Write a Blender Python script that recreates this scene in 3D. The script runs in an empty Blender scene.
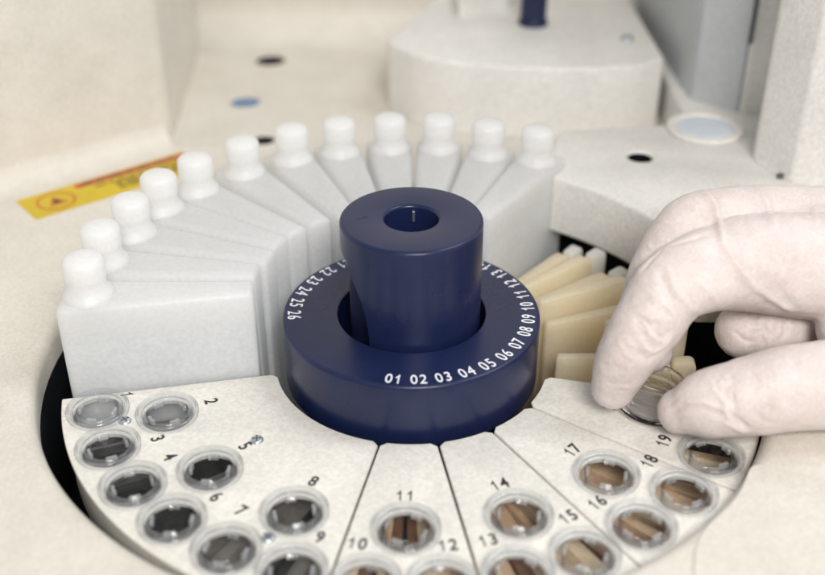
import bpy, bmesh, math, random
from mathutils import Vector, Matrix, noise
from mathutils.bvhtree import BVHTree
random.seed(7)
PI = math.pi
S = 0.01                                   # everything below is written in centimetres
scene = bpy.context.scene
COL = scene.collection

# ------------------------------------------------------------------ helpers
def R(d): return math.radians(d)
def pol(r, deg, z=0.0): return Vector((r*math.cos(R(deg)), r*math.sin(R(deg)), z))

def tag(o, label, cat, group=None):
    o['label'] = label; o['category'] = cat
    if group: o['group'] = group
    return o
def struct(o):
    o['kind'] = 'structure'; return o
def thing(name, label, cat, loc=(0, 0, 0), rotz=0.0, group=None):
    o = bpy.data.objects.new(name, None); COL.objects.link(o)
    o.empty_display_size = 1.0
    o.location = loc; o.rotation_euler = (0, 0, rotz)
    return tag(o, label, cat, group)
def link_mesh(name, me, mat=None, parent=None, loc=None):
    o = bpy.data.objects.new(name, me); COL.objects.link(o)
    if mat is not None:
        for m in (mat if isinstance(mat, (list, tuple)) else [mat]): me.materials.append(m)
    if parent is not None: o.parent = parent
    if loc is not None: o.location = loc
    return o
def obj(name, bm, mat=None, parent=None, loc=None, smooth=35):
    bmesh.ops.recalc_face_normals(bm, faces=bm.faces)
    me = bpy.data.meshes.new(name); 
    if smooth:
        for f in bm.faces: f.smooth = True
        for e in bm.edges:
            if len(e.link_faces) == 2 and e.calc_face_angle(0) > R(smooth): e.smooth = False
    bm.to_mesh(me); bm.free()
    return link_mesh(name, me, mat, parent, loc)
def shift(bm, v):
    bmesh.ops.translate(bm, verts=bm.verts, vec=v); return bm

def lathe(prof, n=96, closed=False):
    """revolve (r,z) points about z; r==0 makes a pole"""
    bm = bmesh.new(); rings = []
    for r, z in prof:
        if r < 1e-6: rings.append([bm.verts.new((0, 0, z))])
        else: rings.append([bm.verts.new((r*math.cos(2*PI*k/n), r*math.sin(2*PI*k/n), z)) for k in range(n)])
    pairs = list(zip(rings, rings[1:]))
    if closed: pairs.append((rings[-1], rings[0]))
    for a, b in pairs:
        for k in range(n):
            k2 = (k+1) % n
            vs = [a[k % len(a)], a[k2 % len(a)], b[k2 % len(b)], b[k % len(b)]]
            u = []
            for v in vs:
                if v not in u: u.append(v)
            if len(u) >= 3: bm.faces.new(u)
    return bm
def rnd(pts, rad, seg=5):
    """round the corners of an open (r,z) profile; pts are (x,y[,radius])"""
    out = []
    for i, p in enumerate(pts):
        q = Vector(p[:2]); rr = p[2] if len(p) > 2 else rad
        if i == 0 or i == len(pts)-1 or rr <= 0: out.append(tuple(q)); continue
        a = Vector(pts[i-1][:2])-q; b = Vector(pts[i+1][:2])-q
        d = min(rr, a.length*.45, b.length*.45)
        A = q+a.normalized()*d; B = q+b.normalized()*d
        for k in range(seg+1):
            t = k/seg; out.append(tuple((1-t)**2*A+2*t*(1-t)*q+t*t*B))
    return out
def prism(outline, z0, z1, bev=0.0, seg=3, taper=None):
    """extruded polygon (list of (x,y)), all edges of the top rounded"""
    bm = bmesh.new()
    lo = [bm.verts.new((x, y, z0)) for x, y in outline]
    up = outline if taper is None else taper
    hi = [bm.verts.new((x, y, z1)) for x, y in up]
    n = len(lo)
    bm.faces.new(list(reversed(lo))); bm.faces.new(hi)
    for k in range(n): bm.faces.new((lo[k], lo[(k+1) % n], hi[(k+1) % n], hi[k]))
    bmesh.ops.recalc_face_normals(bm, faces=bm.faces)
    if bev:
        es = [e for e in bm.edges if e.calc_face_angle(0) > R(25)]
        bmesh.ops.bevel(bm, geom=es, offset=bev, segments=seg, affect='EDGES', profile=.5, clamp_overlap=True)
    return bm
def round_poly(pts, rad, seg=6):
    out = []; n = len(pts)
    for i in range(n):
        p = pts[i]; q = Vector(p[:2]); rr = p[2] if len(p) > 2 else rad
        a = Vector(pts[i-1][:2])-q; b = Vector(pts[(i+1) % n][:2])-q
        if rr <= 0: out.append(tuple(q)); continue
        d = min(rr, a.length*.45, b.length*.45); A = q+a.normalized()*d; B = q+b.normalized()*d
        for k in range(seg+1):
            t = k/seg; out.append(tuple((1-t)**2*A+2*t*(1-t)*q+t*t*B))
    return out
def sheet(loops, z, depth, bev, res=2):
    """flat plate with holes: closed outlines filled even-odd, extruded down from z; rounded rims"""
    cu = bpy.data.curves.new('outline', 'CURVE'); cu.dimensions = '2D'; cu.fill_mode = 'BOTH'
    for pts in loops:
        s = cu.splines.new('POLY'); s.points.add(len(pts)-1); s.use_cyclic_u = True
        for k, p in enumerate(pts): s.points[k].co = (p[0], p[1], 0, 1)
    cu.extrude = depth/2-bev; cu.bevel_depth = bev; cu.bevel_resolution = res; cu.offset = -bev
    o = bpy.data.objects.new('tmp', cu); COL.objects.link(o)
    dg = bpy.context.evaluated_depsgraph_get()
    me = bpy.data.meshes.new_from_object(o.evaluated_get(dg))
    bpy.data.objects.remove(o); bpy.data.curves.remove(cu)
    me.materials.clear()
    bm = bmesh.new(); bm.from_mesh(me); bpy.data.meshes.remove(me)
    bmesh.ops.remove_doubles(bm, verts=bm.verts, dist=1e-4)
    return shift(bm, (0, 0, z-depth/2))
def circle(cx, cy, r, n=48): return [(cx+r*math.cos(2*PI*k/n), cy+r*math.sin(2*PI*k/n)) for k in range(n)]
def arc(r, a0, a1, n, cx=0, cy=0): return [(cx+r*math.cos(R(a0+(a1-a0)*k/n)), cy+r*math.sin(R(a0+(a1-a0)*k/n))) for k in range(n+1)]
def text_bm(s, size, xs=1.0, offset=0.0, depth=0.006):
    cu = bpy.data.curves.new('t', 'FONT'); cu.body = s; cu.size = size
    cu.align_x = 'CENTER'; cu.align_y = 'CENTER'; cu.extrude = depth; cu.offset = offset; cu.resolution_u = 5
    o = bpy.data.objects.new('tmp', cu); COL.objects.link(o)
    dg = bpy.context.evaluated_depsgraph_get()
    me = bpy.data.meshes.new_from_object(o.evaluated_get(dg))
    bpy.data.objects.remove(o); bpy.data.curves.remove(cu)
    me.materials.clear()
    bm = bmesh.new(); bm.from_mesh(me); bpy.data.meshes.remove(me)
    xsx = [v.co.x for v in bm.verts]; ysx = [v.co.y for v in bm.verts]
    bmesh.ops.translate(bm, verts=bm.verts, vec=(-(min(xsx)+max(xsx))/2, -(min(ysx)+max(ysx))/2, 0))
    bmesh.ops.scale(bm, verts=bm.verts, vec=(xs, 1, 1))
    return bm
ONE = [(.26, 0), (.26, .50), (.10, .415), (.10, .505), (.215, .575), (.29, .71), (.355, .71), (.355, 0)]
GL = {}
def numeral_bm(s, size, xs, off):
    """monospaced digits; the figure one has a flag and a straight stem"""
    out = bmesh.new(); adv = .60*size*xs
    for i, ch in enumerate(s):
        key = (ch, size, xs, off)
        if key not in GL:
            if ch == '1':
                b = prism([(x*size*.98, y*size*.98) for x, y in ONE], -.006, .006)
                bmesh.ops.translate(b, verts=b.verts, vec=(-.27*size, -.355*size, 0))
                bmesh.ops.scale(b, verts=b.verts, vec=(xs, 1, 1))
            else: b = text_bm(ch, size, xs, off)
            me = bpy.data.meshes.new('glyph'); b.to_mesh(me); b.free(); GL[key] = me
        k0 = len(out.verts); out.from_mesh(GL[key]); out.verts.ensure_lookup_table()
        bmesh.ops.translate(out, verts=out.verts[k0:], vec=((i-(len(s)-1)/2)*adv, 0, 0))
    return out
def radial_numeral(name, s, r, deg, z, size, xs, off, mat, parent, base):
    bm = numeral_bm(s, size, xs, off)
    a = R(deg)+PI/2                       # top of the numeral points at the hub
    bmesh.ops.rotate(bm, verts=bm.verts, cent=(0, 0, 0), matrix=Matrix.Rotation(a, 3, 'Z'))
    p = pol(r, deg, z)-Vector(base)
    return obj(name, shift(bm, p), mat, parent, smooth=0)

# ------------------------------------------------------------------ materials
def new_mat(name):
    m = bpy.data.materials.new(name); m.use_nodes = True
    nt = m.node_tree; b = nt.nodes['Principled BSDF']
    return m, nt, b
def plastic(name, col, rough=.45, mott=.05, blot=.05, bump=.25, fine=900, sss=0.0, spec=.5, tint=None, bdist=.0002):
    """moulded plastic or paint: soft blotches of wear, fine grained skin"""
    m, nt, b = new_mat(name); N, L = nt.nodes, nt.links
    tc = N.new('ShaderNodeTexCoord')
    n1 = N.new('ShaderNodeTexNoise'); n1.inputs['Scale'].default_value = fine; n1.inputs['Detail'].default_value = 3
    n2 = N.new('ShaderNodeTexNoise'); n2.inputs['Scale'].default_value = 45; n2.inputs['Detail'].default_value = 5; n2.inputs['Roughness'].default_value = .65
    for n in (n1, n2): L.new(tc.outputs['Object'], n.inputs['Vector'])
    def rng(src, amt):
        r = N.new('ShaderNodeMapRange'); r.inputs['From Min'].default_value = .3; r.inputs['From Max'].default_value = .7
        r.inputs['To Min'].default_value = 1-amt; r.inputs['To Max'].default_value = 1+amt
        L.new(src.outputs['Fac'], r.inputs['Value']); return r
    r1, r2 = rng(n1, mott), rng(n2, blot)
    mu = N.new('ShaderNodeMath'); mu.operation = 'MULTIPLY'
    L.new(r1.outputs[0], mu.inputs[0]); L.new(r2.outputs[0], mu.inputs[1])
    mix = N.new('ShaderNodeMix'); mix.data_type = 'RGBA'
    mix.inputs['A'].default_value = (*col, 1); mix.inputs['B'].default_value = (*(tint or col), 1)
    L.new(n2.outputs['Fac'], mix.inputs['Factor'])
    vm = N.new('ShaderNodeVectorMath'); vm.operation = 'SCALE'
    L.new(mix.outputs['Result'], vm.inputs[0]); L.new(mu.outputs[0], vm.inputs['Scale'])
    L.new(vm.outputs[0], b.inputs['Base Color'])
    rr = N.new('ShaderNodeMapRange'); rr.inputs['To Min'].default_value = max(.03, rough-.08); rr.inputs['To Max'].default_value = rough+.08
    L.new(n2.outputs['Fac'], rr.inputs['Value']); L.new(rr.outputs[0], b.inputs['Roughness'])
    if bump:
        bp = N.new('ShaderNodeBump'); bp.inputs['Strength'].default_value = bump; bp.inputs['Distance'].default_value = bdist
        L.new(n1.outputs['Fac'], bp.inputs['Height']); L.new(bp.outputs[0], b.inputs['Normal'])
    b.inputs['Specular IOR Level'].default_value = spec
    if sss:
        b.inputs['Subsurface Weight'].default_value = sss
        b.inputs['Subsurface Radius'].default_value = (1, .5, .42); b.inputs['Subsurface Scale'].default_value = .005
    return m
def clear_plastic(name, tint=(1, 1, 1), rough=.04, ior=1.45):
    m, nt, b = new_mat(name)
    b.inputs['Base Color'].default_value = (*tint, 1); b.inputs['Roughness'].default_value = rough
    b.inputs['IOR'].default_value = ior; b.inputs['Transmission Weight'].default_value = 1
    N, L = nt.nodes, nt.links
    tc = N.new('ShaderNodeTexCoord'); n = N.new('ShaderNodeTexNoise'); n.inputs['Scale'].default_value = 260
    L.new(tc.outputs['Object'], n.inputs['Vector'])
    bp = N.new('ShaderNodeBump'); bp.inputs['Strength'].default_value = .12; bp.inputs['Distance'].default_value = .0002
    L.new(n.outputs['Fac'], bp.inputs['Height']); L.new(bp.outputs[0], b.inputs['Normal'])
    return m
def thin_clear(name, haze, rough=.07):
    """thin-walled clear plastic: lets the light straight through, mirrors at a slant, slightly cloudy"""
    m, nt, b = new_mat(name); N, L = nt.nodes, nt.links
    out = N['Material Output']; N.remove(b)
    tr = N.new('ShaderNodeBsdfTransparent'); tr.inputs['Color'].default_value = (.95, .96, .965, 1)
    lf = N.new('ShaderNodeLayerWeight'); lf.inputs['Blend'].default_value = .5
    cr = N.new('ShaderNodeValToRGB'); cr.color_ramp.elements[0].color = (.965, .97, .975, 1); cr.color_ramp.elements[1].color = (.30, .31, .33, 1)
    cr.color_ramp.elements[0].position = .5; L.new(lf.outputs['Facing'], cr.inputs[0]); L.new(cr.outputs[0], tr.inputs['Color'])
    gl = N.new('ShaderNodeBsdfGlossy'); gl.inputs['Roughness'].default_value = rough; gl.inputs['Color'].default_value = (.95, .96, .97, 1)
    df = N.new('ShaderNodeBsdfDiffuse'); df.inputs['Color'].default_value = (.80, .81, .83, 1)
    lw = N.new('ShaderNodeLayerWeight'); lw.inputs['Blend'].default_value = .5
    pw = N.new('ShaderNodeMath'); pw.operation = 'POWER'; pw.inputs[1].default_value = 4.5; L.new(lw.outputs['Facing'], pw.inputs[0])
    fr = N.new('ShaderNodeMath'); fr.operation = 'MULTIPLY_ADD'; fr.inputs[1].default_value = .85; fr.inputs[2].default_value = .06; L.new(pw.outputs[0], fr.inputs[0])
    tc = N.new('ShaderNodeTexCoord'); n = N.new('ShaderNodeTexNoise'); n.inputs['Scale'].default_value = 240
    L.new(tc.outputs['Object'], n.inputs['Vector'])
    bp = N.new('ShaderNodeBump'); bp.inputs['Strength'].default_value = .12; bp.inputs['Distance'].default_value = .0003
    L.new(n.outputs['Fac'], bp.inputs['Height'])
    for q in (gl, lw): L.new(bp.outputs[0], q.inputs['Normal'])
    hz = N.new('ShaderNodeMapRange'); hz.inputs['From Min'].default_value = .3; hz.inputs['From Max'].default_value = .7
    hz.inputs['To Min'].default_value = haze*.5; hz.inputs['To Max'].default_value = haze*1.5
    L.new(n.outputs['Fac'], hz.inputs['Value'])
    m1 = N.new('ShaderNodeMixShader'); L.new(hz.outputs[0], m1.inputs[0]); L.new(tr.outputs[0], m1.inputs[1]); L.new(df.outputs[0], m1.inputs[2])
    m2 = N.new('ShaderNodeMixShader'); L.new(fr.outputs[0], m2.inputs[0]); L.new(m1.outputs[0], m2.inputs[1]); L.new(gl.outputs[0], m2.inputs[2])
    L.new(m2.outputs[0], out.inputs['Surface'])
    return m
def milky(name, col, trans=.35, rough=.4, mott=.04, clear=0.0):
    """thin milky polyethylene that lets light through"""
    m = plastic(name, col, rough, mott=mott, blot=.05, bump=.3, fine=700)
    nt = m.node_tree; N, L = nt.nodes, nt.links; b = N['Principled BSDF']; out = N['Material Output']
    b.inputs['Subsurface Weight'].default_value = .85; b.inputs['Subsurface Radius'].default_value = (1, .95, .9); b.inputs['Subsurface Scale'].default_value = .006
    t = N.new('ShaderNodeBsdfTranslucent'); t.inputs['Color'].default_value = (*[min(1, c*1.08) for c in col], 1)
    mx = N.new('ShaderNodeMixShader'); mx.inputs[0].default_value = trans
    L.new(b.outputs[0], mx.inputs[1]); L.new(t.outputs[0], mx.inputs[2])
    tp = N.new('ShaderNodeBsdfTransparent'); m2 = N.new('ShaderNodeMixShader'); m2.inputs[0].default_value = clear
    L.new(mx.outputs[0], m2.inputs[1]); L.new(tp.outputs[0], m2.inputs[2]); L.new(m2.outputs[0], out.inputs['Surface'])
    return m

M = dict(
    cream=plastic('cream_housing_paint', (.69, .645, .565), .48, .085, .06, .25, 950, tint=(.70, .66, .60), bdist=.0003),
    tray=plastic('tray_plastic', (.735, .705, .645), .42, .10, .055, .25, 900, tint=(.77, .74, .68)),
    white=plastic('cool_white_plastic', (.76, .745, .71), .5, .10, .055, .3, 700, tint=(.77, .755, .725)),
    recess=plastic('grey_blue_panel', (.51, .545, .565), .55, .06, .06, .2, 700, tint=(.53, .55, .57)),
    black=plastic('black_well_lining', (.005, .006, .008), .6, .1, .1, .2, 700, spec=.12),
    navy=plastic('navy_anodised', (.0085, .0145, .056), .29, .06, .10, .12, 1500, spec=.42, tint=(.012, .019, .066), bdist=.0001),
    navy_in=plastic('navy_dark_recess_shade', (.007, .010, .04), .5, .08, .08, .2, 1500),  # darker navy; on the knob it puts the recess's shade into the colour
    ink_white=plastic('white_ink', (.85, .86, .9), .5, .04, .02, 0),
    ink_black=plastic('black_ink', (.03, .03, .035), .5, .05, .1, 0),
    bottle=milky('milky_polyethylene', (.95, .952, .945), .38, mott=.08, clear=.22),
    liquid=milky('filled_polyethylene', (.87, .89, .90), .3, mott=.08, clear=.16),
    cap=milky('white_cap_plastic', (.91, .91, .905), .3, .4, clear=.12),
    amber=milky('amber_polyethylene', (.94, .84, .66), .5, .32, .08, .10),
    amber_end=milky('pale_amber_polyethylene', (.92, .90, .85), .4, .36, .05, .1),
    clear=thin_clear('clear_polystyrene', .02), clear_rim=thin_clear('clear_polystyrene_rim', .035, .035), clear_tab=thin_clear('frosted_polystyrene_tab', .18),
    clear_held=clear_plastic('clear_held_polystyrene', (.99, .99, .99), .02, 1.27),
    metal=plastic('zinc_screw', (.55, .60, .63), .3, .1, .1, .1, 900),
    slot=plastic('screw_slot_dark', (.08, .09, .1), .5, .1, .1, 0),
    yellow=plastic('yellow_label_film', (.68, .49, .012), .45, .06, .12, .1, 700, tint=(.58, .42, .012)),
    red=plastic('red_label_ink', (.55, .07, .04), .45, .05, .08, 0),
    orange=plastic('orange_label_ink', (.55, .17, .02), .45, .05, .08, 0),
    brown=plastic('dark_label_ink', (.10, .055, .02), .5, .05, .1, 0),
    disc=plastic('pale_blue_disc', (.66, .72, .80), .4, .04, .05, .1, 700),
    blue=plastic('slate_blue_plug', (.16, .25, .38), .5, .05, .08, .1, 700),
    wood=plastic('brown_divider', (.62, .40, .23), .5, .12, .2, .2, 500, tint=(.70, .52, .36)),
    smoke_div=plastic('black_divider', (.03, .03, .03), .35, .1, .15, .2, 500),
    tan_div=plastic('tan_divider', (.78, .64, .46), .45, .1, .2, .2, 500),
    umber_div=plastic('umber_divider', (.20, .10, .055), .45, .1, .2, .2, 500),
    grey_div=plastic('smoky_divider', (.15, .14, .13), .4, .1, .15, .2, 500, tint=(.26, .24, .22)),
)
for k in ('clear', 'clear_held'): pass
M['metal'].node_tree.nodes['Principled BSDF'].inputs['Metallic'].default_value = .85

# glove: thin latex over skin, pinker where it is stretched tight
def glove_mat():
    m = plastic('thin_latex_glove', (.645, .555, .525), .52, .06, .08, .28, 1000, sss=.40, spec=.38, tint=(.75, .675, .65), bdist=.0003)
    nt = m.node_tree; N, L = nt.nodes, nt.links; b = N['Principled BSDF']
    old = b.inputs['Normal'].links[0].from_node
    tc = N.new('ShaderNodeTexCoord'); last = old
    for sc, st, wdt, stretch in ((70, .07, .08, (1, 2.8, 1.6)), (160, .03, .08, (2.6, 1, 1))):
        mp = N.new('ShaderNodeMapping'); mp.inputs['Scale'].default_value = stretch; L.new(tc.outputs['Object'], mp.inputs['Vector'])
        n = N.new('ShaderNodeTexNoise'); n.inputs['Scale'].default_value = sc; n.inputs['Detail'].default_value = 2; n.inputs['Distortion'].default_value = .6
        L.new(mp.outputs[0], n.inputs['Vector'])
        a = N.new('ShaderNodeMath'); a.operation = 'SUBTRACT'; a.inputs[1].default_value = .5; L.new(n.outputs['Fac'], a.inputs[0])
        ab = N.new('ShaderNodeMath'); ab.operation = 'ABSOLUTE'; L.new(a.outputs[0], ab.inputs[0])
        mr = N.new('ShaderNodeMapRange'); mr.interpolation_type = 'SMOOTHSTEP'; mr.inputs['From Min'].default_value = 0; mr.inputs['From Max'].default_value = wdt*.5
        mr.inputs['To Min'].default_value = 1; mr.inputs['To Max'].default_value = 0; L.new(ab.outputs[0], mr.inputs['Value'])
        bp = N.new('ShaderNodeBump'); bp.inputs['Strength'].default_value = st; bp.inputs['Distance'].default_value = .0012
        L.new(mr.outputs[0], bp.inputs['Height']); L.new(last.outputs[0], bp.inputs['Normal']); last = bp
    L.new(last.outputs[0], b.inputs['Normal'])
    return m
M['glove'] = glove_mat()

# ------------------------------------------------------------------ camera
F_PX = 1097.6
PITCH = 0.549803
CAM = Vector((0.032, -28.794, 20.273))
RIGHT = Vector((1, 0, 0)); UP = Vector((0, math.sin(PITCH), math.cos(PITCH))); FWD = Vector((0, math.cos(PITCH), -math.sin(PITCH)))
cam = bpy.data.cameras.new('camera'); camo = bpy.data.objects.new('camera', cam); COL.objects.link(camo)
camo.location = CAM; camo.rotation_euler = (PI/2-PITCH, 0, 0)
cam.sensor_width = 36; cam.lens = F_PX/825*36
cam.clip_start = .01; cam.clip_end = 50
cam.dof.use_dof = True; cam.dof.focus_distance = .335; cam.dof.aperture_fstop = 6.6
scene.camera = camo

# ------------------------------------------------------------------ setting
WC = (-0.31, 0.17); WR = 11.25; DZ = 0.6
# deck: one sheet with the round well cut out, rim rolled over
def ring_deck():
    bm = bmesh.new(); n = 180
    prof = [(WR, -.5), (WR, DZ-.42), (WR+.03, DZ-.25), (WR+.13, DZ-.1), (WR+.28, DZ-.02), (WR+.45, DZ)]
    rings = []
    for r, z in prof: rings.append([bm.verts.new((WC[0]+r*math.cos(2*PI*k/n), WC[1]+r*math.sin(2*PI*k/n), z)) for k in range(n)])
    far = []
    X0, X1, Y0, Y1 = -70, 70, -40, 27.6
    for k in range(n):
        c, s = math.cos(2*PI*k/n), math.sin(2*PI*k/n)
        t = min((X1-WC[0])/c if c > 1e-6 else 1e9, (X0-WC[0])/c if c < -1e-6 else 1e9,
                (Y1-WC[1])/s if s > 1e-6 else 1e9, (Y0-WC[1])/s if s < -1e-6 else 1e9)
        far.append(bm.verts.new((WC[0]+c*t, WC[1]+s*t, DZ)))
    rings.append(far)
    for a, b in zip(rings, rings[1:]):
        for k in range(n): bm.faces.new((a[k], a[(k+1) % n], b[(k+1) % n], b[k]))
    return bm
struct(obj('machine_deck', ring_deck(), M['cream'], smooth=60))
wl = lathe([(WR+.012, -.45), (WR-.02, -.5), (WR-.02, -5.2), (0, -5.2)], 120)
struct(obj('well_lining', shift(wl, (WC[0], WC[1], 0)), M['black'], smooth=60))

# back wall with a swept foot
def back_wall():
    bm = bmesh.new()
    prof = [(27.4, DZ+.004)]
    for k in range(9): a = k/8*PI/2; prof.append((27.4+2*math.sin(a), DZ+.004+2*(1-math.cos(a))))
    prof.append((30.2, 40))
    L_ = [bm.verts.new((-70, y, z)) for y, z in prof]; R_ = [bm.verts.new((70, y, z)) for y, z in prof]
    for k in range(len(prof)-1): bm.faces.new((L_[k], R_[k], R_[k+1], L_[k+1]))
    return bm
struct(obj('back_wall', back_wall(), M['cream'], smooth=60))

# raised terrace on the right, its rim following the well
pts = [(p[0], p[1]) for p in arc(9.45, 9, 59, 40, 0.0, 0.0)]
ter = thing('raised_cover', 'off-white raised cover curving round the back right of the well, with a small black hole', 'machine cover', (12, 10, DZ))
holeC = (8.75, 9.68)
bm = sheet([round_poly([(x, y, .0) for x, y in pts]+[(5.9, 12.2, .4), (11.35, 12.9, .3), (11.35, 27, .2), (40, 27, .2), (40, .8, .3)], .3),
            circle(holeC[0], holeC[1], .46)], 2.6, 2.3, .16, 3)
obj('cover_shell', shift(bm, (-12, -10, -DZ)), M['white'], ter)
obj('hole_liner', shift(lathe([(.452, -.10), (.44, -.14), (.44, -1.6), (0, -1.6)], 40), (holeC[0]-12, holeC[1]-10, 2.6-DZ)), M['black'], ter)

# tall cabinet on the left
cab = thing('side_cabinet', 'tall cream cabinet block standing at the upper left behind the yellow label', 'cabinet', (-16, 17, DZ))
o2 = [(-10.5, 15.7, .35), (-11.2, 26.9, .3), (-40, 26.9, .3), (-40, -4, .3), (-34.5, -3.6, .3)]
bm = prism(round_poly(o2, .35), DZ+.004, 24, 0)
obj('cabinet_shell', shift(bm, (16, -17, -DZ)), M['cream'], cab)
# swept foot that blends the front face into the deck
d = Vector((-10.5+34.5, 15.7+3.6, 0)).normalized(); nrm = Vector((d.y, -d.x, 0))
bm = bmesh.new(); A = Vector((-34.4, -3.52, 0)); B = Vector((-10.75, 15.5, 0)); pr_ = []
for k in range(9):
    a = k/8*PI/2; pr_.append((1.1*(1-math.sin(a))-.02, 1.1*(1-math.cos(a))))
va = [bm.verts.new(A+nrm*q+Vector((0, 0, DZ+.006+h))) for q, h in pr_]; vb = [bm.verts.new(B+nrm*q+Vector((0, 0, DZ+.006+h))) for q, h in pr_]
for k in range(8): bm.faces.new((va[k], vb[k], vb[k+1], va[k+1]))
obj('cabinet_foot', shift(bm, (16, -17, -DZ)), M['cream'], cab, smooth=60)

# right-hand tall panel
pan = thing('machine_tower', 'tall white housing block standing at the upper right edge above the hand', 'machine housing', (16, 9, 2.6))
o3 = [(12.94, 9.32, .25), (13.83, 7.42, .15), (24, 4.2, .2), (26, 14, .2), (16.2, 18, .2)]
bm = prism(round_poly(o3, .2), 2.604, 24, 0)
obj('panel_shell', shift(bm, (-16, -9, -2.6)), M['white'], pan)
bm = prism(round_poly([(13.0, 9.0, .03), (13.86, 7.3, .03), (24, 4.1, .03), (24, 4.3, .03), (13.95, 7.5, .03), (13.1, 9.2, .03)], .03), 2.608, 2.72, 0)
obj('foot_strip', shift(bm, (-16, -9, -2.6)), M['white'], pan)
sc = lathe(rnd([(0, .1), (.13, .1), (.13, 0)], .04), 20)
obj('panel_screw', shift(sc, (13.55-16, 7.75-9, .06)), M['slot'], pan)

# recessed grey-blue wall with a dark slot
rec = thing('recessed_panel', 'grey-blue recessed wall panel with a narrow dark slot, behind the pale disc', 'panel', (13, 14.5, 2.6))
def wall_seg(name, p, q, h, th, m, hole=None):
    p, q = Vector(p), Vector(q); ln = (q-p).length; d = (q-p)/ln
    loops = [[(0, .004), (ln, .004), (ln, h), (0, h)]]
    if hole: loops.append(hole)
    bm = sheet(loops, 0, th, .03, 1)
    bmesh.ops.rotate(bm, verts=bm.verts, cent=(0, 0, 0), matrix=Matrix.Rotation(PI/2, 3, 'X'))
    bmesh.ops.rotate(bm, verts=bm.verts, cent=(0, 0, 0), matrix=Matrix.Rotation(math.atan2(d.y, d.x), 3, 'Z'))
    return obj(name, shift(bm, (p.x-13, p.y-14.5, 0)), m, rec)
wall_seg('side_leaf', (11.5, 27.2), (11.9, 15.6), 16, .3, M['recess'])
wall_seg('panel_sheet', (11.93, 15.45), (13.55, 14.1), 16, .3, M['recess'])
wall_seg('door_leaf', (13.60, 13.98), (19, 12.4), 16, .3, M['white'])
bm = prism([(13.5, 13.92), (13.62, 13.82), (13.68, 13.90), (13.56, 14.0)], 5.6, 17)
obj('dark_slot', shift(bm, (-13, -14.5, -2.6)), M['slot'], rec)
# pale disc at its foot
dsc = thing('round_cover', 'pale blue round disc lying at the foot of the grey-blue panel', 'disc', (11.75, 12.1, 2.604))
obj('disc_rim', lathe(rnd([(0, .0), (1.5, .0), (1.5, .22), (1.22, .22), (1.18, .12), (0, .12)], .07), 64), M['white'], dsc)
obj('disc_insert', lathe(rnd([(0, .18), (1.05, .18), (1.1, .125)], .05), 64), M['disc'], dsc)

# dispenser arm block in the back
arm = thing('dispenser_arm', 'large off-white rounded block at the back carrying a dark post and a screw', 'machine arm', (5, 21, DZ))
top = [(-1.21, 19.4, .5), (.2, 17.6, .6), (1.65, 16.75, .6), (4, 16.2, 1), (6.3, 16.0, 1), (8.4, 16.1, 1), (9.8, 16.36, .5), (11.05, 17.25, .3), (10.95, 27.2, .3), (1.5, 27.2, .3)]
bm = prism(round_poly(top, .4), DZ+.004, 3.8, 0)
bmesh.ops.recalc_face_normals(bm, faces=bm.faces)
tope = [e for e in bm.edges if all(abs(v.co.z-3.8) < 1e-4 for v in e.verts)]
bmesh.ops.bevel(bm, geom=tope, offset=.16, segments=3, affect='EDGES', profile=.5)
obj('arm_body', shift(bm, (-5, -21, -DZ)), M['white'], arm)
pst = lathe(rnd([(0, 9), (.62, 9), (.62, .25), (.7, .2), (.7, 0)], .05), 40)
obj('post', shift(pst, (.72, .95, 3.2)), M['navy'], arm)
s_ = obj('screw', shift(lathe(rnd([(0, .16), (.26, .16), (.3, .1), (.3, 0)], .06), 28), (4.78, -1.35, 3.2)), M['metal'], arm)
obj('screw_slot', shift(prism([(-.2, -.04), (.2, -.04), (.2, .04), (-.2, .04)], .15, .168), (4.78, -1.35, 3.2)), M['slot'], s_)
# upper step at the very back of the arm
bm = prism(round_poly([(2.2, 22.6, .4), (5.0, 24.6, .5), (5.0, 27, .2), (2.2, 27, .2)], .3), 3.804, 4.5, 0)
obj('arm_step', shift(bm, (-5, -21, -DZ)), M['white'], arm)

# ports in the deck behind the bottles
def port(name, label, x, y, r, mat):
    t = thing(name, label, 'port', (x, y, DZ))
    obj('collar', lathe(rnd([(r+.1, .004), (r+.08, .05), (r-.02, .05), (r-.04, .0)], .02), 40), M['cream'], t)
    obj('port_mouth', lathe([(r, .012), (r*.6, .01), (0, .01)], 40), mat, t)
port('deck_port', 'black round port in the deck, farthest back between cabinet and block', -7.3, 25.7, .78, M['black'])
port('deck_port', 'slate blue round plug in the deck between the two black ports', -7.86, 20.0, .72, M['blue'])
port('deck_port', 'black round port in the deck just behind the white bottles', -6.5, 15.6, .52, M['black'])

# thin raised pad on the near right corner of the deck
padp = thing('cover_plate', 'flat cream cover plate at the lower right of the deck, with a rounded raised edge', 'plate', (12, -9, DZ))
pad = [(9.25, -5.85, .35), (30, -13.6, .3), (30, -30, .3), (4.0, -30, .3), (6.95, -8.8, 1.2), (8.55, -7.2, 1.2)]
bm = prism(round_poly(pad, .4), DZ+.004, DZ+.05, 0)
tope = [e for e in bm.edges if all(abs(v.co.z-(DZ+.05)) < 1e-4 for v in e.verts)]
bmesh.ops.bevel(bm, geom=tope, offset=.035, segments=3, affect='EDGES', profile=.5)
obj('plate_sheet', shift(bm, (-12, 9, -DZ)), M['cream'], padp)

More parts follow.
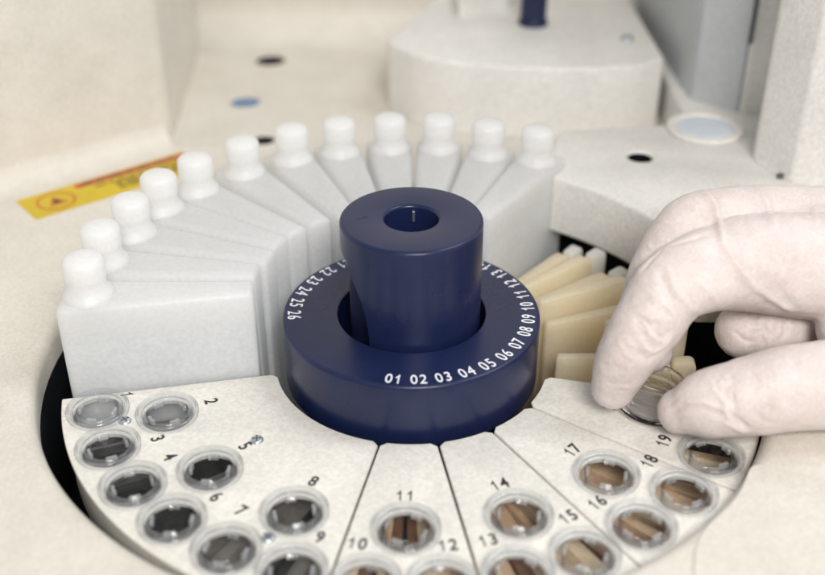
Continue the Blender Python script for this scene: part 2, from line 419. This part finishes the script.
# ------------------------------------------------------------------ yellow label
c0 = Vector((-15.56, 9.91)); c1 = Vector((-14.32, 8.23)); ex = Vector((-9.95+15.56, 14.45-9.91)).normalized(); ey = Vector((-ex.y, ex.x))
LW, LH = 7.4, (c0-c1).length*.97
t = thing('warning_label', 'yellow warning sticker with a red stripe on the cream deck at left', 'label', (c1.x, c1.y, DZ+.004), math.atan2(ex.y, ex.x))
obj('label_film', prism(round_poly([(0, 0, .1), (LW, 0, .1), (LW, LH, .1), (0, LH, .1)], .1), 0, .012), M['yellow'], t)
def rect(x0, y0, x1, y1, z=.016): return prism([(x0, y0), (x1, y0), (x1, y1), (x0, y1)], .0125, z)
obj('red_stripe', rect(2.35, LH-.52, LW-.1, LH-.12), M['red'], t)
# blurred lettering in the stripe and lines of print below it
bm = bmesh.new(); x = 2.6
while x < LW-.5:
    w = random.uniform(.35, .8)
    b2 = rect(x, LH-.42, min(x+w, LW-.2), LH-.22, .019); me = bpy.data.meshes.new('x'); b2.to_mesh(me); b2.free(); bm.from_mesh(me); bpy.data.meshes.remove(me)
    x += w+.14
obj('stripe_print', bm, M['brown'], t, smooth=0)
bm = bmesh.new()
for row in range(4):
    x = 3.75 if row else 3.0
    yy = LH-.78-row*.24
    while x < LW-.6:
        w = random.uniform(.25, .7)
        b2 = rect(x, yy-.07, min(x+w, LW-.3), yy+.05, .019); me = bpy.data.meshes.new('x'); b2.to_mesh(me); b2.free(); bm.from_mesh(me); bpy.data.meshes.remove(me)
        x += w+.1
obj('fine_print', bm, M['brown'], t, smooth=0)
e_ = obj('emblem_ring', shift(lathe([(.78, .0125), (.78, .018), (.66, .018), (.66, .0125)], 40), (1.25, LH/2, 0)), M['orange'], t)
bm = prism([(.85, LH/2-.34), (1.65, LH/2-.34), (1.25, LH/2+.42)], .0125, .018)
obj('emblem_triangle', bm, M['orange'], t, smooth=0)
bm = prism(round_poly([(1.08, LH/2-.24, .1), (1.42, LH/2-.24, .1), (1.32, LH/2+.16, .08), (1.18, LH/2+.16, .08)], .08), .0185, .021)
obj('emblem_mark', bm, M['brown'], t, smooth=0)

# ------------------------------------------------------------------ carousel base under the trays
base = thing('carousel_base', 'dark turntable under the sample trays with upright divider fins seen through the cups', 'turntable', (0, 0, -5))
obj('turntable', lathe(rnd([(0, .3), (10.2, .3), (10.2, -.1), (0, -.1)], .06), 96), M['black'], base, smooth=50)
obj('spindle', lathe(rnd([(3.3, .3), (3.3, 4.55), (0, 4.55)], .1), 64), M['navy_in'], base)
def fin(deg, r0, r1, z0, z1, th):
    d = pol(1, deg); n_ = Vector((-d.y, d.x, 0))*th/2
    a, b = d*r0, d*r1
    return prism([(a+n_)[:2], (a-n_)[:2], (b-n_)[:2], (b+n_)[:2]], z0, z1, .03, 2)
def fins(a0, a1, step, mats):
    a = a0
    while a < a1:
        obj('divider_fin', fin(a, random.choice((4.3, 5.6)), 10.15, .3, 4.0+random.uniform(-.75, .04), random.uniform(.16, .48)), random.choice(mats), base)
        a += step*random.uniform(.7, 1.35)
fins(-167, -104, 2.6, [M['grey_div'], M['smoke_div'], M['grey_div']])
# ------------------------------------------------------------------ hub
hub = thing('numbered_hub', 'navy blue hub with white numbers 01 to 26 around a tall bored knob', 'hub', (0, 0, 0))
zr = 1.79; RR = 4.0; HR = 2.29
ringp = rnd([(HR, -.4), (HR, zr, .07), (RR, zr, .13), (RR, -.4), (HR, -.4)], .06, 5)
ring = obj('hub_ring', lathe(ringp[:-1], 192, True), M['navy'], hub)
for k in range(1, 27):
    radial_numeral('ring_number', f'{k:02d}', 3.63, -98.03+(k-1)*11.29, zr+.004, .60, .74, .004, M['ink_white'], ring, (0, 0, 0))
# knob with a scooped bayonet recess on its left side
KR, KT = 2.14, 5.05
cut = [(4.3, 180), (4.25, 192), (4.1, 205), (3.65, 215.6), (3.15, 224.6), (2.55, 230.5), (2.1, 233), (1.0, 234.5), (-1, 235)]
def cut_edge(z):
    if z > cut[0][0]: return None
    for (z0, a0), (z1, a1) in zip(cut, cut[1:]):
        if z1 <= z <= z0: return a0+(a1-a0)*(z0-z)/(z0-z1)
    return 235
def knob():
    bm = bmesh.new(); n = 360
    zs = [-.3+(KT-.1+.3)*k/150 for k in range(151)]
    rings = []
    for z in zs:
        row = []
        for k in range(n):
            deg = k; r = KR
            # signed distance (deg and z) into the recess, from a smoothed edge polyline
            e = cut_edge(z)
            inside = 0.0
            if e is not None:
                de = min(e-deg, deg-112)*R(1)*KR
                dz = (4.3-z)
                inside = max(0, min(1, min(de, dz)/.07))
            q = max(0, min(1, (deg-192)/28)); q = q*q*(3-2*q)
            r = KR-(.24+.34*q)*inside*inside*(3-2*inside)
            row.append(bm.verts.new((r*math.cos(R(deg)), r*math.sin(R(deg)), z)))
        rings.append(row)
    br = .8
    for r, z in [(KR-.012, KT-.055), (KR-.04, KT-.022), (KR-.09, KT-.003), (KR-.14, KT), (br+.1, KT), (br+.05, KT-.012), (br+.012, KT-.05), (br, KT-.1), (br, KT-2.6)]:
        rings.append([bm.verts.new((r*math.cos(R(k)), r*math.sin(R(k)), z)) for k in range(n)])
    for a, b in zip(rings, rings[1:]):
        for k in range(n): bm.faces.new((a[k], a[(k+1) % n], b[(k+1) % n], b[k]))
    bm.faces.new(list(reversed(rings[-1])))
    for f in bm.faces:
        if f.calc_center_median().z < KT-.5 and all(v.co.xy.length < KR-.10 and v.co.xy.length > br+.2 for v in f.verts): f.material_index = 1  # recess faces get the darker navy as painted shade
    return bm
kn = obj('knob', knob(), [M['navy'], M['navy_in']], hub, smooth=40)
# small engraved tick on the knob's top and a bright sliver added as the bore's highlight
bm = bmesh.new()
for (p, q) in (((-1.62, -.12), (-1.30, .02)), ((-1.48, .12), (-1.30, .02))):
    a, b = Vector(p), Vector(q); d_ = (b-a).normalized(); n_ = Vector((-d_.y, d_.x))*.018
    vs = [bm.verts.new((*(w), KT+.003)) for w in (a+n_, a-n_, b-n_, b+n_)]; bm.faces.new(vs)
obj('tick_mark', bm, M['navy_in'], kn, smooth=0)
obj('bore_highlight', shift(lathe(rnd([(0, .36), (.05, .36), (.05, 0), (0, 0)], .02), 16), (.06, .735, KT-.52)), M['metal'], kn)

# ------------------------------------------------------------------ sample trays
PHI, DL, RI, RO, QA = -90.986, 22.196, 7.833, 9.760, 5.514
HOLE_R = .74
def cup_pos(n):
    m = 2+3*((n-1)//3); a = PHI+(m-11)/3*DL
    if n % 3 == 2: return RI, a
    return RO, a+(-QA if n % 3 == 1 else QA)
NUM_ANG = {1: -167.3, 2: -159.2, 3: -151.0, 4: -144.5, 5: -137.3, 6: -128.9, 7: -122.6, 8: -114.5, 9: -106.3, 10: -99.5, 11: -91.5, 12: -83.6,
           13: -76.4, 14: -68.2, 15: -60.5, 16: -53.6, 17: -45.0, 18: -37.2, 19: -29.9, 20: -22.2}
TR_IN, TR_OUT = 4.3, 10.82
def tray(a0, a1, cups, label, screws=(), extra=()):
    am = R((a0+a1)/2); bc = pol(7.5, (a0+a1)/2, -.4)
    g = .034
    t = thing('sample_tray', label, 'sample tray', bc, 0, 'wedge sample trays round the hub')
    def edge(r, a, s):                     # offset half the gap from the radial line
        return tuple((pol(r, a)+Vector((-math.sin(R(a)), math.cos(R(a)), 0))*g*s)[:2])
    n = max(8, int((a1-a0)/1.5))
    out = [(*edge(TR_IN+.16, a0, 1), 0), (*edge(TR_OUT, a0, 1), .18)]
    out += [(*p, 0) for p in arc(TR_OUT, a0+.8, a1-.8, n)]
    out += [(*edge(TR_OUT, a1, -1), .18), (*edge(TR_IN+.16, a1, -1), 0)]
    da = .2/TR_IN*180/PI
    out += [(*p, 0) for p in arc(TR_IN, a1-da, a0+da, n)]
    loops = [round_poly(out, 0)]
    for c in [q for q in cups if q != 20]:
        r, a = cup_pos(c); loops.append(circle(*pol(r, a)[:2], HOLE_R))
    bm = sheet(loops, 0, .15, .03, 2)
    obj('tray_plate', shift(bm, -bc), M['tray'], t)
    # outer skirt
    sk = bmesh.new(); nn = n*2
    for k in range(nn+1):
        a = a0+.6+(a1-a0-1.2)*k/nn
        for rr, z in ((TR_OUT-.1, -.12), (TR_OUT-.1, -1.6), (TR_OUT-.22, -1.6), (TR_OUT-.22, -.12)): sk.verts.new(pol(rr, a, z))
    sk.verts.ensure_lookup_table()
    for k in range(nn):
        for j in range(4):
            i0 = k*4+j; i1 = k*4+(j+1) % 4; sk.faces.new((sk.verts[i0], sk.verts[i1], sk.verts[i1+4], sk.verts[i0+4]))
    obj('tray_skirt', shift(sk, -bc), M['tray'], t)
    for c in cups:
        r, a = cup_pos(c)
        rn_ = 8.89 if c == 1 else 6.47 if c % 3 == 2 else 8.37
        an = NUM_ANG[c]
        radial_numeral('hole_number', str(c), rn_, an, .003, .56, .84, .012, M['ink_black'], t, bc)
    for (x, y) in screws:
        p = Vector((x, y, 0))-bc
        s = obj('screw', shift(lathe(rnd([(0, .07), (.06, .075), (.16, .06), (.2, .0), (.2, -.03)], .03), 28), p), M['metal'], t)
        bm = prism([(-.13, -.02), (.13, -.02), (.13, .02), (-.13, .02)], .0, .084); 
        b2 = prism([(-.02, -.13), (.02, -.13), (.02, .13), (-.02, .13)], .0, .0845)
        me = bpy.data.meshes.new('x'); b2.to_mesh(me); b2.free(); bm.from_mesh(me); bpy.data.meshes.remove(me)
        bmesh.ops.rotate(bm, verts=bm.verts, cent=(0, 0, 0), matrix=Matrix.Rotation(random.uniform(0, 1.5), 3, 'Z'))
        obj('screw_cross', shift(bm, p), M['slot'], s, smooth=0)
    return t
A0 = PHI-3.5*DL
tray(A0+.15, PHI-.5*DL, range(1, 10), 'wide off-white tray at left carrying holes 1 to 9 and small cross-head screws', [(-8.45, -3.25), (-4.45, -4.12), (-3.69, -8.06)])
tray(PHI-.5*DL, PHI+.5*DL, (10, 11, 12), 'narrow off-white wedge tray carrying holes 10, 11 and 12')
tray(PHI+.5*DL, PHI+1.5*DL, (13, 14, 15), 'narrow off-white wedge tray carrying holes 13, 14 and 15')
tray(PHI+1.5*DL, PHI+2.5*DL, (16, 17, 18), 'narrow off-white wedge tray carrying holes 16, 17 and 18')
tray(PHI+2.5*DL, PHI+3.5*DL, (19, 20), 'off-white wedge tray under the gloved fingertips, carrying hole 19')

# ------------------------------------------------------------------ sample cups
def cup_body_bm():
    return lathe(rnd([(.60, .13), (.585, -.75), (.52, -.88), (0, -.90)], .05, 4), 56)
def cup_rim_bm():
    prof = rnd([(.62, .02), (.905, .02), (.925, .05), (.925, .20), (.89, .23), (.86, .23), (.845, .10), (.79, .09), (.775, .15), (.755, .15), (.74, .09), (.72, .17), (.69, .19), (.615, .18), (.605, .105), (.615, .06)], .018, 2)
    return lathe(prof, 64, True)
def tab_bm(deg, w, r0=.48, r1=.585, z0=.0, z1=.16):
    p = arc(r1, deg-w, deg+w, 5)+arc(r0, deg+w, deg-w, 5)
    return prism(p, z0, z1, .015, 1)
cup_src = {}
first = {}
for n in range(1, 20):
    r, a = cup_pos(n)
    where = {1: 'wide left tray', 2: 'wide left tray', 3: 'wide left tray'}.get((n-1)//3+1, {4: 'tray of 10 to 12', 5: 'tray of 13 to 15', 6: 'tray of 16 to 18', 7: 'tray under the hand'}.get((n-1)//3+1))
    t = thing('sample_cup', f'clear plastic sample cup in the hole numbered {n}, {where}', 'sample cup', pol(r, a, 0.0), R(a+random.uniform(-50, 50)), 'clear sample cups set in the trays')
    if not first:
        first['b'] = obj('cup_body', cup_body_bm(), M['clear'], t)
        first['r'] = obj('cup_rim', cup_rim_bm(), M['clear_rim'], t)
        first['t'] = [obj('rim_tab', tab_bm(d_, 17), M['clear_tab'], t) for d_ in (20, 105, 200, 290)]
    else:
        for s in [first['b'], first['r']]+first['t']:
            c = s.copy(); COL.objects.link(c); c.parent = t
# the cup being set down by the fingers: stepped, leaning
hp = pol(7.62, -20.6, .03)
held = thing('held_cup', 'clear ringed cup pinched between gloved thumb and forefinger', 'sample cup', hp)
held.rotation_euler = (R(-4), R(7), 0)
prof = rnd([(.70, .0), (.98, .0), (1.0, .04), (1.0, .12), (.86, .16), (.83, .30), (.88, .34), (.88, .42), (.82, .46), (.81, .62), (.86, .66), (.86, .74), (.79, .78), (.77, .98), (.81, 1.02), (.81, 1.12), (.73, 1.12), (.71, 1.02), (.72, .10)], .02, 2)
obj('cup_wall', lathe(prof, 72, True), M['clear_held'], held)
obj('cup_floor', lathe([(0, .02), (.715, .02), (.715, .08), (0, .08)], 56), M['clear_held'], held)

# ------------------------------------------------------------------ reagent bottles
BP = 11.29; HALF = 5.0
def bottle_bm(z0, z1, half, r0, r1, bev=.22, seg=4, liquid=None):
    # wedge with rounded corners, local x pointing outwards; the shoulder is rolled over in shrinking outlines
    def outline(d):
        w0, w1 = r0*math.tan(R(half))-d, r1*math.tan(R(half))-d
        return round_poly([(r0+d, -w0, max(.03, .12-d*.4)), (r1-d, -w1, max(.1, .3-d*.5)), (r1-d, w1, max(.1, .3-d*.5)), (r0+d, w0, max(.03, .12-d*.4))], .2, 4)
    bm = bmesh.new()
    lay = [(0, z0)]+[(bev*(1-math.cos(k/6*PI/2)), z1-bev*(1-math.sin(k/6*PI/2))) for k in range(7)]
    rows = [[bm.verts.new((x, y, z)) for x, y in outline(d)] for d, z in lay]
    m = len(rows[0])
    for a, b in zip(rows, rows[1:]):
        for k in range(m): bm.faces.new((a[k], a[(k+1) % m], b[(k+1) % m], b[k]))
    bm.faces.new(list(reversed(rows[0]))); bm.faces.new(rows[-1])
    if liquid is not None:
        g = bmesh.ops.bisect_plane(bm, geom=bm.verts[:]+bm.edges[:]+bm.faces[:], plane_co=(0, 0, liquid), plane_no=(0, 0, 1))
        for f in bm.faces:
            if f.calc_center_median().z < liquid-.001: f.material_index = 1
    return bm
bot_labels = [
    'white reagent bottle nearest the camera at left, its long flat side facing us',
    'white bottle second from the near left, close behind the flat-sided one',
    'white bottle third from the near left, its cap below the yellow label',
    'white bottle whose cap overlaps the middle of the yellow label',
    'white bottle whose cap hides the right end of the yellow label',
    'white bottle just left of the black port, sixth from the near left',
    'white bottle just right of the black port behind the row',
    'white bottle directly behind the left half of the navy knob',
    'white bottle directly behind the middle of the navy knob',
    'white bottle behind the right half of the navy knob',
    'white bottle right of the knob, second from the row\'s right end',
    'last white bottle at the right end of the row, beside the amber cartridges']
src = {}
for i in range(12):
    a = -174.55-BP*i+random.uniform(-.3, .3)+(1.3 if i == 4 else .5 if i == 3 else 0)
    t = thing('reagent_bottle', bot_labels[i], 'bottle', (0, 0, 0), 0, 'white wedge bottles round the carousel')
    t.location = pol(7.6+random.uniform(-.07, .07), a, -4.6+random.uniform(-.04, .04)); t.rotation_euler = (R(random.uniform(-.25, .25)), R(random.uniform(-.5, .5)), R(a))
    if not src:
        b = bottle_bm(-4.6, 3.0, HALF, 4.75, 10.5, liquid=1.75)
        # recessed panel line round the top
        src['body'] = obj('bottle_body', shift(b, (-7.6, 0, 4.6)), [M['bottle'], M['liquid']], t)
        cp = lathe(rnd([(.80, -.03), (.74, .10, .08), (.60, .26, .12), (.57, .48, .1), (.615, .64, .1), (.61, 1.26, .42), (.22, 1.36, .2), (0, 1.365)], .06, 6), 48)
        src['cap'] = obj('cap', shift(cp, (9.62-7.6, 0, 7.58)), M['cap'], t)
    else:
        for s in src.values():
            c = s.copy(); COL.objects.link(c); c.parent = t

# ------------------------------------------------------------------ amber cartridges
def cart_bm(half, r0, r1, z0, z1, rise):
    prof = rnd([(r0, z0), (r0, z1, .12), (r1, z1+rise, .55), (r1, z0), ], .3, 6)
    bm = bmesh.new()
    L_, R_ = [], []
    for r, z in prof:
        w = r*math.tan(R(half)); L_.append(bm.verts.new((r, w, z))); R_.append(bm.verts.new((r, -w, z)))
    n = len(prof)
    bm.faces.new(L_); bm.faces.new(list(reversed(R_)))
    for k in range(n): bm.faces.new((L_[k], R_[k], R_[(k+1) % n], L_[(k+1) % n]))
    bmesh.ops.recalc_face_normals(bm, faces=bm.faces)
    es = [e for e in bm.edges if e.calc_face_angle(0) > R(60)]
    bmesh.ops.bevel(bm, geom=es, offset=.05, segments=2, affect='EDGES', profile=.5)
    return bm
csrc = {}
def cartridge(a, label, z=0.0, group='amber wedge cartridges', grp=True):
    t = thing('reagent_cartridge', label, 'cartridge', pol(6.5, a, -4.6+z), R(a), group)
    if not csrc:
        csrc['b'] = obj('cartridge_body', shift(cart_bm(1.6, 4.6, 8.2, -4.6, .95, .12), (-6.5, 0, 4.6)), M['amber'], t)
        csrc['e'] = obj('end_block', shift(cart_bm(1.35, 8.23, 8.95, -4.6, .95, .1), (-6.5, 0, 4.6)), M['amber_end'], t)
    else:
        for s in csrc.values():
            c = s.copy(); COL.objects.link(c); c.parent = t
    return t
cartridge(39.6, 'tall amber cartridge with a pale rounded end, under the black strip', -.2)
cartridge(24.2, 'amber cartridge with its broad side showing between hub and forefinger')
c_ = cartridge(6.0, 'amber cartridge whose rounded end shows in the gap under the palm', .0)
c_.scale = (.62, 1, 1); c_.location = pol(7.45, 6.0, -4.6)
cartridge(-4.2, 'lowest pale amber cartridge, right behind the tray the hand rests on', -.62)
cartridge(31.6, 'thin pale slab cartridge between the two taller amber ones', -.4)
cartridge(46.5, 'thin pale slab cartridge next to the last white bottle, lowest of the upper fan', -.5)
cartridge(17.0, 'thin pale slab cartridge half hidden by the forefinger, below the broad-sided one', -.5)
for q in [w_ for o_ in COL.objects if o_.name.startswith('reagent_cartridge') and abs(o_.location.y) < 1.0 for w_ in o_.children]:
    if q.name.startswith('end_block'): q.material_slots[0].link = 'OBJECT'; q.material_slots[0].material = M['amber']
# brown upright fins seen through the cups on the right
fins(-101, -17, 2.7, [M['wood'], M['tan_div'], M['wood'], M['umber_div']])

# ------------------------------------------------------------------ gloved hand
def W(u, v, dep): return CAM+(FWD+RIGHT*((u-412.5)/F_PX)+UP*((287.5-v)/F_PX))*dep
def tube(bm, pts, seg=28, sub=8):
    """closed tapering tube through (point, radius), hemispherical ends"""
    P = [Vector(p) for p, r in pts]; Rd = [r for p, r in pts]
    c, rr = [], []
    n = len(P)
    for i in range(n-1):
        p0, p1, p2, p3 = P[max(0, i-1)], P[i], P[i+1], P[min(n-1, i+2)]
        r0, r1, r2, r3 = Rd[max(0, i-1)], Rd[i], Rd[i+1], Rd[min(n-1, i+2)]
        for k in range(sub):
            t_ = k/sub; t2, t3 = t_*t_, t_**3
            def cr(a, b, c_, d_): return .5*((2*b)+(c_-a)*t_+(2*a-5*b+4*c_-d_)*t2+(3*b-a-3*c_+d_)*t3)
            c.append(cr(p0, p1, p2, p3)); rr.append(cr(r0, r1, r2, r3))
    c.append(P[-1]); rr.append(Rd[-1])
    # end caps as extra shrinking rings
    cc, rc = [], []
    d0 = (c[0]-c[1]).normalized(); d1 = (c[-1]-c[-2]).normalized()
    for k in range(6, 0, -1):
        a = k/6*PI/2*.97; cc.append(c[0]+d0*rr[0]*math.sin(a)); rc.append(rr[0]*math.cos(a))
    cc += c; rc += rr
    for k in range(1, 7):
        a = k/6*PI/2*.97; cc.append(c[-1]+d1*rr[-1]*math.sin(a)); rc.append(rr[-1]*math.cos(a))
    rows = []; up = Vector((0.3, .2, 1)).normalized(); m = len(cc)
    for i in range(m):
        d_ = (cc[min(i+1, m-1)]-cc[max(i-1, 0)]).normalized()
        x = up.cross(d_).normalized(); y = d_.cross(x).normalized()
        up = y
        rows.append([bm.verts.new(cc[i]+(x*math.cos(2*PI*k/seg)+y*math.sin(2*PI*k/seg))*rc[i]) for k in range(seg)])
    for a, b in zip(rows, rows[1:]):
        for k in range(seg): bm.faces.new((a[k], a[(k+1) % seg], b[(k+1) % seg], b[k]))
    bm.faces.new(list(reversed(rows[0]))); bm.faces.new(rows[-1])
def hand_mesh():
    bm = bmesh.new()
    T = lambda *a: tube(bm, [(W(u, v, d_), r) for u, v, d_, r in a])
    # forefinger
    T((960, 268, 33.2, 1.75), (840, 268, 32.6, 1.62), (756, 263, 32.1, 1.46), (708, 271, 31.5, 1.22), (672, 288, 31.1, 1.08), (648, 322, 31.1, .99), (630, 350, 31.3, .88), (620, 369, 31.6, .80), (613, 387, 31.95, .65))
    # middle finger behind it
    T((960, 242, 35.2, 1.6), (840, 232, 34.4, 1.42), (760, 224, 33.6, 1.22), (718, 222, 33.0, 1.02), (690, 229, 32.7, .98), (664, 262, 32.5, .88), (648, 300, 32.6, .80), (646, 332, 33.0, .74), (652, 352, 33.3, .62))
    # ring finger, curled under the palm
    T((960, 250, 36.0, 1.4), (850, 250, 35.4, 1.3), (820, 285, 34.8, 1.0), (808, 313, 34.3, 1.0), (782, 326, 34.0, 1.10), (757, 331, 33.8, 1.06), (743, 331, 33.7, .86))
    # little finger, deeper
    T((960, 262, 38.2, 1.2), (868, 285, 37.0, 1.0), (838, 322, 35.8, .8), (800, 344, 35.2, .74))
    # thumb
    T((985, 352, 32.0, 2.1), (900, 376, 31.1, 1.55), (840, 384, 30.7, 1.30), (790, 388, 30.5, 1.20), (752, 396, 30.5, 1.12), (722, 402, 30.7, 1.03), (700, 406, 30.9, .93), (681, 411, 31.15, .68))
    # palm mass and thumb web
    T((960, 318, 32.2, 1.6), (880, 326, 32.0, 1.35), (846, 330, 32.1, .85))
    T((990, 300, 33.6, 3.0), (905, 300, 33.0, 2.3), (868, 300, 32.8, 1.7))
    T((930, 262, 34.6, 2.2), (850, 250, 33.7, 1.5), (780, 238, 33.2, 1.1))
    me = bpy.data.meshes.new('hand'); bm.to_mesh(me); bm.free()
    o = bpy.data.objects.new('tmp', me); COL.objects.link(o)
    m = o.modifiers.new('r', 'REMESH'); m.mode = 'VOXEL'; m.voxel_size = .055; m.use_smooth_shade = True
    m = o.modifiers.new('s', 'SMOOTH'); m.factor = .5; m.iterations = 14
    dg = bpy.context.evaluated_depsgraph_get()
    out = bpy.data.meshes.new_from_object(o.evaluated_get(dg))
    bpy.data.objects.remove(o); bpy.data.meshes.remove(me)
    return out
hm = hand_mesh()
bm = bmesh.new(); bm.from_mesh(hm)
bmesh.ops.recalc_face_normals(bm, faces=bm.faces)
bvh = BVHTree.FromBMesh(bm)
def surf(path, sub=10):
    """points of a fold laid on the glove"""
    out = []
    for (u0, v0), (u1, v1) in zip(path, path[1:]):
        for k in range(sub):
            t_ = k/sub; h = bvh.ray_cast(CAM, (W(u0+(u1-u0)*t_, v0+(v1-v0)*t_, 1)-CAM).normalized())
            if h[0] is not None: out.append(h[0])
    return out
FOLDS = [  # path, width, height
    ([(703, 190), (715, 203), (720, 225), (724, 245), (738, 266), (756, 288), (778, 303), (796, 312)], .11, .09),
    ([(709, 208), (713, 228), (722, 262), (744, 290)], .22, -.05),
    ([(756, 187), (766, 200), (772, 218), (775, 236)], .12, .06),
    ([(764, 188), (757, 204), (761, 224)], .16, -.04),
    ([(666, 262), (676, 290), (690, 306), (706, 316)], .10, .05),
    ([(656, 262), (668, 295), (684, 312)], .12, -.045),
    ([(640, 345), (654, 352), (664, 346), (672, 336)], .07, .06),
    ([(634, 350), (648, 360), (660, 352)], .09, -.06),
    ([(600, 372), (612, 376), (628, 372)], .06, .03),
    ([(598, 362), (614, 368), (634, 360)], .08, -.03),
    ([(728, 412), (741, 424), (752, 430)], .09, -.09),
    ([(722, 420), (738, 430), (748, 434)], .06, .05),
    ([(664, 412), (680, 402), (704, 402), (724, 410), (738, 426)], .06, .045),
    ([(664, 418), (682, 408), (704, 408), (722, 416), (732, 428)], .06, -.025),
    ([(790, 352), (800, 372), (798, 396), (790, 416)], .14, -.03),
    ([(770, 356), (778, 380), (774, 410)], .12, .02),
    ([(800, 200), (806, 230), (800, 262), (792, 285)], .2, .03),
    ([(742, 214), (748, 236), (764, 262)], .16, -.025),
    ([(606, 388), (616, 382), (626, 386), (636, 380)], .05, -.03),
    ([(650, 330), (662, 338), (672, 328)], .06, -.05),
    ([(622, 330), (636, 336), (652, 330)], .07, -.025),
    ([(612, 346), (626, 342), (640, 348)], .06, .03),
    ([(676, 276), (700, 282), (716, 298), (722, 312)], .09, .035),
    ([(690, 206), (700, 214), (702, 226)], .07, .03),
    ([(812, 186), (814, 214), (822, 240)], .1, .04),
    ([(732, 330), (744, 340), (756, 342)], .07, -.05),
    ([(760, 320), (768, 334), (764, 350)], .08, -.06),
    ([(784, 318), (786, 332), (778, 344)], .09, -.06),
    ([(742, 322), (752, 328), (772, 326)], .06, .04),
    ([(704, 378), (716, 384), (732, 380)], .08, .025),
    ([(756, 414), (764, 420), (776, 424)], .07, -.04),
    ([(664, 247), (688, 240), (711, 233)], .10, -.07),
    ([(640, 275), (652, 258), (664, 248)], .09, -.06),
]
rf = random.Random(11)
def wrinkles(u0, v0, u1, v1, halfw, n, h, w=(.035, .07)):
    """short fine creases across a finger running from (u0,v0) to (u1,v1)"""
    ax = Vector((u1-u0, v1-v0)); px = Vector((-ax.y, ax.x)).normalized()
    for _ in range(n):
        c_ = Vector((u0, v0))+ax*rf.random()+px*rf.uniform(-halfw, halfw)*.8
        L2 = rf.uniform(.25, .7)*halfw; d_ = (px+ax.normalized()*rf.uniform(-.5, .5)).normalized(); b_ = ax.normalized()*rf.uniform(-3, 3)
        FOLDS.append(([tuple(c_-d_*L2), tuple(c_+b_), tuple(c_+d_*L2)], rf.uniform(*w), h*rf.choice((-1.1, -.8, .7, 1))*rf.uniform(.5, 1)))
wrinkles(664, 300, 630, 352, 24, 16, .035)
wrinkles(636, 340, 614, 392, 18, 12, .026)
wrinkles(700, 262, 668, 300, 24, 9, .028, (.05, .10))
wrinkles(720, 400, 815, 388, 26, 18, .030, (.045, .09))
wrinkles(735, 205, 820, 215, 16, 9, .03, (.05, .11))
wrinkles(740, 265, 822, 268, 34, 12, .028, (.06, .13))
wrinkles(740, 332, 800, 330, 16, 10, .04, (.04, .08))
wrinkles(676, 215, 650, 262, 12, 6, .025)
from mathutils.kdtree import KDTree
bm.verts.ensure_lookup_table()
nv = len(bm.verts); nr = [v.normal.copy() for v in bm.verts]; dsp = [0.0]*nv
kd = KDTree(nv)
for v in bm.verts: kd.insert(v.co, v.index)
kd.balance()
for path, w, h in FOLDS:
    best = {}
    pp = surf(path)
    for i, p in enumerate(pp):
        f_ = min(1, min(i, len(pp)-1-i)/6+.15)
        for co, idx, dist in kd.find_range(p, w*2.6):
            g = f_*math.exp(-(dist/w)**2)
            if g > best.get(idx, 0): best[idx] = g
    for idx, g in best.items(): dsp[idx] += h*g
for v in bm.verts:      # slack latex: long soft ripples
    c = v.co
    dsp[v.index] += .030*noise.noise(c*1.1)+.016*noise.noise(c*2.7+Vector((5, 1, 2)))+.007*noise.noise(c*6.5)
for v in bm.verts: v.co += nr[v.index]*dsp[v.index]
for f in bm.faces: f.smooth = True
hb = W(760, 300, 32.5)
hme = bpy.data.meshes.new('gloved_hand'); shift(bm, -hb).to_mesh(hme); bm.free(); bpy.data.meshes.remove(hm)
hand = link_mesh('gloved_hand', hme, M['glove'], None, hb)
tag(hand, 'hand in thin pale latex glove reaching in from the right to set down a cup', 'hand')

# ------------------------------------------------------------------ to metres
done = set()
for o in list(scene.objects):
    o.location = o.location*S
    if o.type == 'MESH' and o.data.name not in done:
        done.add(o.data.name); o.data.transform(Matrix.Scale(S, 4))
    if o.type == 'EMPTY': o.empty_display_size = .01

# ------------------------------------------------------------------ light
w = bpy.data.worlds.new('World'); scene.world = w; w.use_nodes = True
bg = w.node_tree.nodes['Background']; bg.inputs['Color'].default_value = (.93, .96, 1, 1); bg.inputs['Strength'].default_value = .41
def area(name, loc, target, size, power, col):
    l = bpy.data.lights.new(name, 'AREA'); l.shape = 'RECTANGLE'; l.size, l.size_y = size; l.energy = power; l.color = col
    o = bpy.data.objects.new(name, l); COL.objects.link(o); o.location = loc
    o.rotation_euler = (Vector(target)-Vector(loc)).to_track_quat('-Z', 'Y').to_euler()
area('key_lamp', (.12, -.64, .56), (0, .02, 0), (.30, .22), 5.9, (1, .965, .915))
area('back_lamp', (.45, .10, .75), (.02, .05, 0), (.35, .35), 2.4, (.93, .97, 1))

scene.render.engine = 'CYCLES'
scene.view_settings.view_transform = 'Standard'; scene.view_settings.look = 'None'
scene.view_settings.exposure = 0; scene.view_settings.gamma = 1
scene.cycles.max_bounces = 14; scene.cycles.transmission_bounces = 12; scene.cycles.transparent_max_bounces = 12
scene.cycles.caustics_refractive = True
